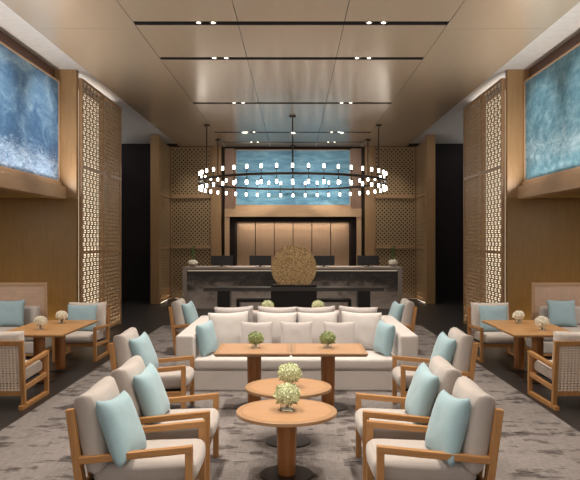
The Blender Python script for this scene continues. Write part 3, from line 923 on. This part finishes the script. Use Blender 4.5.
# ------------------------------------------------------------------ island sofa
SX = .075
t = thing('island_sofa', 'wide pale linen sofa with seats on both sides and low broad arms', 'sofa', (SX, 8.03, CZ))
D = 2.17
for s in (-1, 1):
    b = NB(); softbox(b, .215, D, .658, .028, 0, 0, (s * 1.328, D / 2, .331), None, s, .003); ob('arm', b, M['sofa'], t, True)
b = NB(); softbox(b, 2.44, D - .01, .242, .015, 0, 0, (0, D / 2, .123), None, 2, .002); ob('seat_base', b, M['sofa'], t, True)
b = NB(); softbox(b, 2.43, .22, .36, .04, 0, 0, (0, D / 2, .44), None, 5, .003); ob('backrest', b, M['sofa'], t, True)
for y in (.47, D - .47):
    b = NB(); softbox(b, 2.436, .95, .135, .035, .008, 0, (0, y, .314), None, 6, .003); ob('seat_cushion', b, M['sofa'], t, True)

Z0 = CZ + .385
names = ['far left', 'left of centre', 'right of centre', 'far right']
for i, x in enumerate((-.80, -.185, .345, .90)):
    cushion('sofa_pillow', 'large pale linen back pillow on the front of the sofa, %s' % names[i], 'pillow', 'pale', (x, 8.72, Z0 + .235), .52, .50, .17, -PI / 2 + R((3, -2, 2, -3)[i]), 15, 'large pillows on the front of the sofa', 60 + i, roll=(2, -1, 1, -2)[i])
for i, x in enumerate((-.80, -.2, .345, .93)):
    cushion('sofa_pillow', 'linen pillow top showing above the sofa back, %s' % names[i], 'pillow', 'grey', (x, 9.58, Z0 + .235), .55, .50, .17, PI / 2 + R((2, -3, 3, -2)[i]), 15, 'pillows on the rear of the sofa', 70 + i, roll=(-2, 1, -2, 2)[i])
for i, (x, n) in enumerate(((-.43, 'left'), (.07, 'middle'), (.61, 'right'))):
    cushion('small_sofa_pillow', 'small greyish pillow before the large ones on the sofa, %s of three' % n, 'pillow', 'grey', (x, 8.48, Z0 + .195), .41, .39, .13, -PI / 2 + R((-3, 1, 4)[i]), 17, 'small pillows on the front of the sofa', 80 + i)
for i, (x, n) in enumerate(((-.50, 'left'), (.66, 'right'))):
    cushion('small_sofa_pillow', 'small grey pillow on the rear of the sofa seen in the %s gap between pillows' % n, 'pillow', 'grey', (x, 9.80, Z0 + .215), .41, .40, .13, PI / 2, 17, 'small pillows on the rear of the sofa', 84 + i)
cushion('throw_pillow', 'aqua pillow turned against the left arm of the sofa', 'pillow', 'aqua', (-1.035, 8.36, Z0 + .195), .37, .40, .15, R(-20), 10, 'aqua pillows on the sofa', 90, roll=4)
cushion('throw_pillow', 'aqua pillow turned against the right arm of the sofa', 'pillow', 'aqua', (1.15, 8.36, Z0 + .195), .37, .40, .15, PI + R(20), 10, 'aqua pillows on the sofa', 91, roll=-4)

# ------------------------------------------------------------------ light
def light(kind, loc, energy, col, rot=(0, 0, 0), **k):
    d = bpy.data.lights.new('lamp_light', kind); d.energy = energy; d.color = col
    for a, v in k.items(): setattr(d, a, v)
    o = bpy.data.objects.new('lamp_light', d); C.objects.link(o); o.location = loc; o.rotation_euler = rot
    return o
def aim(o, tgt):
    o.rotation_euler = (Vector(tgt) - o.location).to_track_quat('-Z', 'Y').to_euler()
WARM = (1, .89, .78)
E = 1.0
# unseen strips added over the picture ledges to brighten soffit and ceiling
for sx in (-1, 1):
    light('AREA', (sx * 3.93, 5.3, 2.74), 150, (1, .91, .81), (R(180), R(-sx * 48), 0), shape='RECTANGLE', size=.05, size_y=12.5)
for y in slots:
    for x in (-1.125, 1.125):
        light('SPOT', (x, y, ZC - .01), 270 * E, WARM, spot_size=R(95), spot_blend=1, shadow_soft_size=.12)
# spots aimed at the pictures (from the rail slots)
for sx in (-1, 1):
    for y in (7.2, 8.98, 10.72):
        o = light('SPOT', (sx * 1.9, y, ZC - .01), 170 * E, (1, .93, .86), spot_size=R(50), spot_blend=.9, shadow_soft_size=.05); aim(o, (sx * XA, y + .3, 3.6))
for x in (-1.3, 0, 1.3):
    o = light('SPOT', (x, 18.07, ZC - .01), 130 * E, (1, .93, .86), spot_size=R(60), spot_blend=.9, shadow_soft_size=.05); aim(o, (x, YB, 3.6))
# wall washers by the tall back lattices
for sx in (-1, 1):
    o = light('SPOT', (sx * 3.0, 19.9, ZC - .01), 90 * E, WARM, spot_size=R(70), spot_blend=1, shadow_soft_size=.06); aim(o, (sx * 3.1, YB, 1.6))
    # uplight strip behind the settee, and an unseen panel added to brighten the alcove
    light('AREA', (sx * 4.85, 11.62, .05), 9 * E, (1, .78, .45), (R(180), 0, 0), shape='RECTANGLE', size=2.0, size_y=.06)
    light('AREA', (sx * 4.9, 8.6, 2.50), 42 * E, WARM, (0, 0, 0), shape='RECTANGLE', size=.4, size_y=3.0)
for sx in (-1, 1):  # unseen panels added under the passage ceilings to lift the dark passages
    light('AREA', (sx * 5.1, 17.2, ZS - .03), 18, WARM, (0, 0, 0), shape='RECTANGLE', size=.5, size_y=4.5)
for sx in (-1, 1):   # unseen uplights added by the outer passage walls to whiten the soffits
    light('AREA', (sx * 6.1, 16.6, 4.15), 26, (1, .94, .88), (R(180), R(-sx * 30), 0), shape='RECTANGLE', size=.06, size_y=8.0)
for sx in (-1, 1):   # unseen strips added above the tall screens to lighten the soffit there
    light('AREA', (sx * 3.84, 13.25, ZL + .006), 1.2, (1, .94, .88), (R(180), 0, 0), shape='RECTANGLE', size=.10, size_y=2.4)
# extra spots without fixtures, added to brighten the desk front
for x in (-1.9, 0, 1.9):
    o = light('SPOT', (x, 16.0, ZC - .01), 130 * E, WARM, spot_size=R(70), spot_blend=1, shadow_soft_size=.08); aim(o, (x, 17.7, .4))
# strip over the niche panels
light('AREA', (0, YB + .25, 2.35), 9 * E, WARM, (0, 0, 0), shape='RECTANGLE', size=3.4, size_y=.1)

w = bpy.data.worlds.new('world'); bpy.context.scene.world = w; w.use_nodes = True
bg = w.node_tree.nodes['Background']; bg.inputs['Color'].default_value = (1, .93, .87, 1); bg.inputs['Strength'].default_value = .62

sc = bpy.context.scene
sc.view_settings.view_transform = 'Standard'; sc.view_settings.look = 'None'
sc.view_settings.gamma = 1; sc.view_settings.use_curve_mapping = False
sc.view_settings.exposure = .47
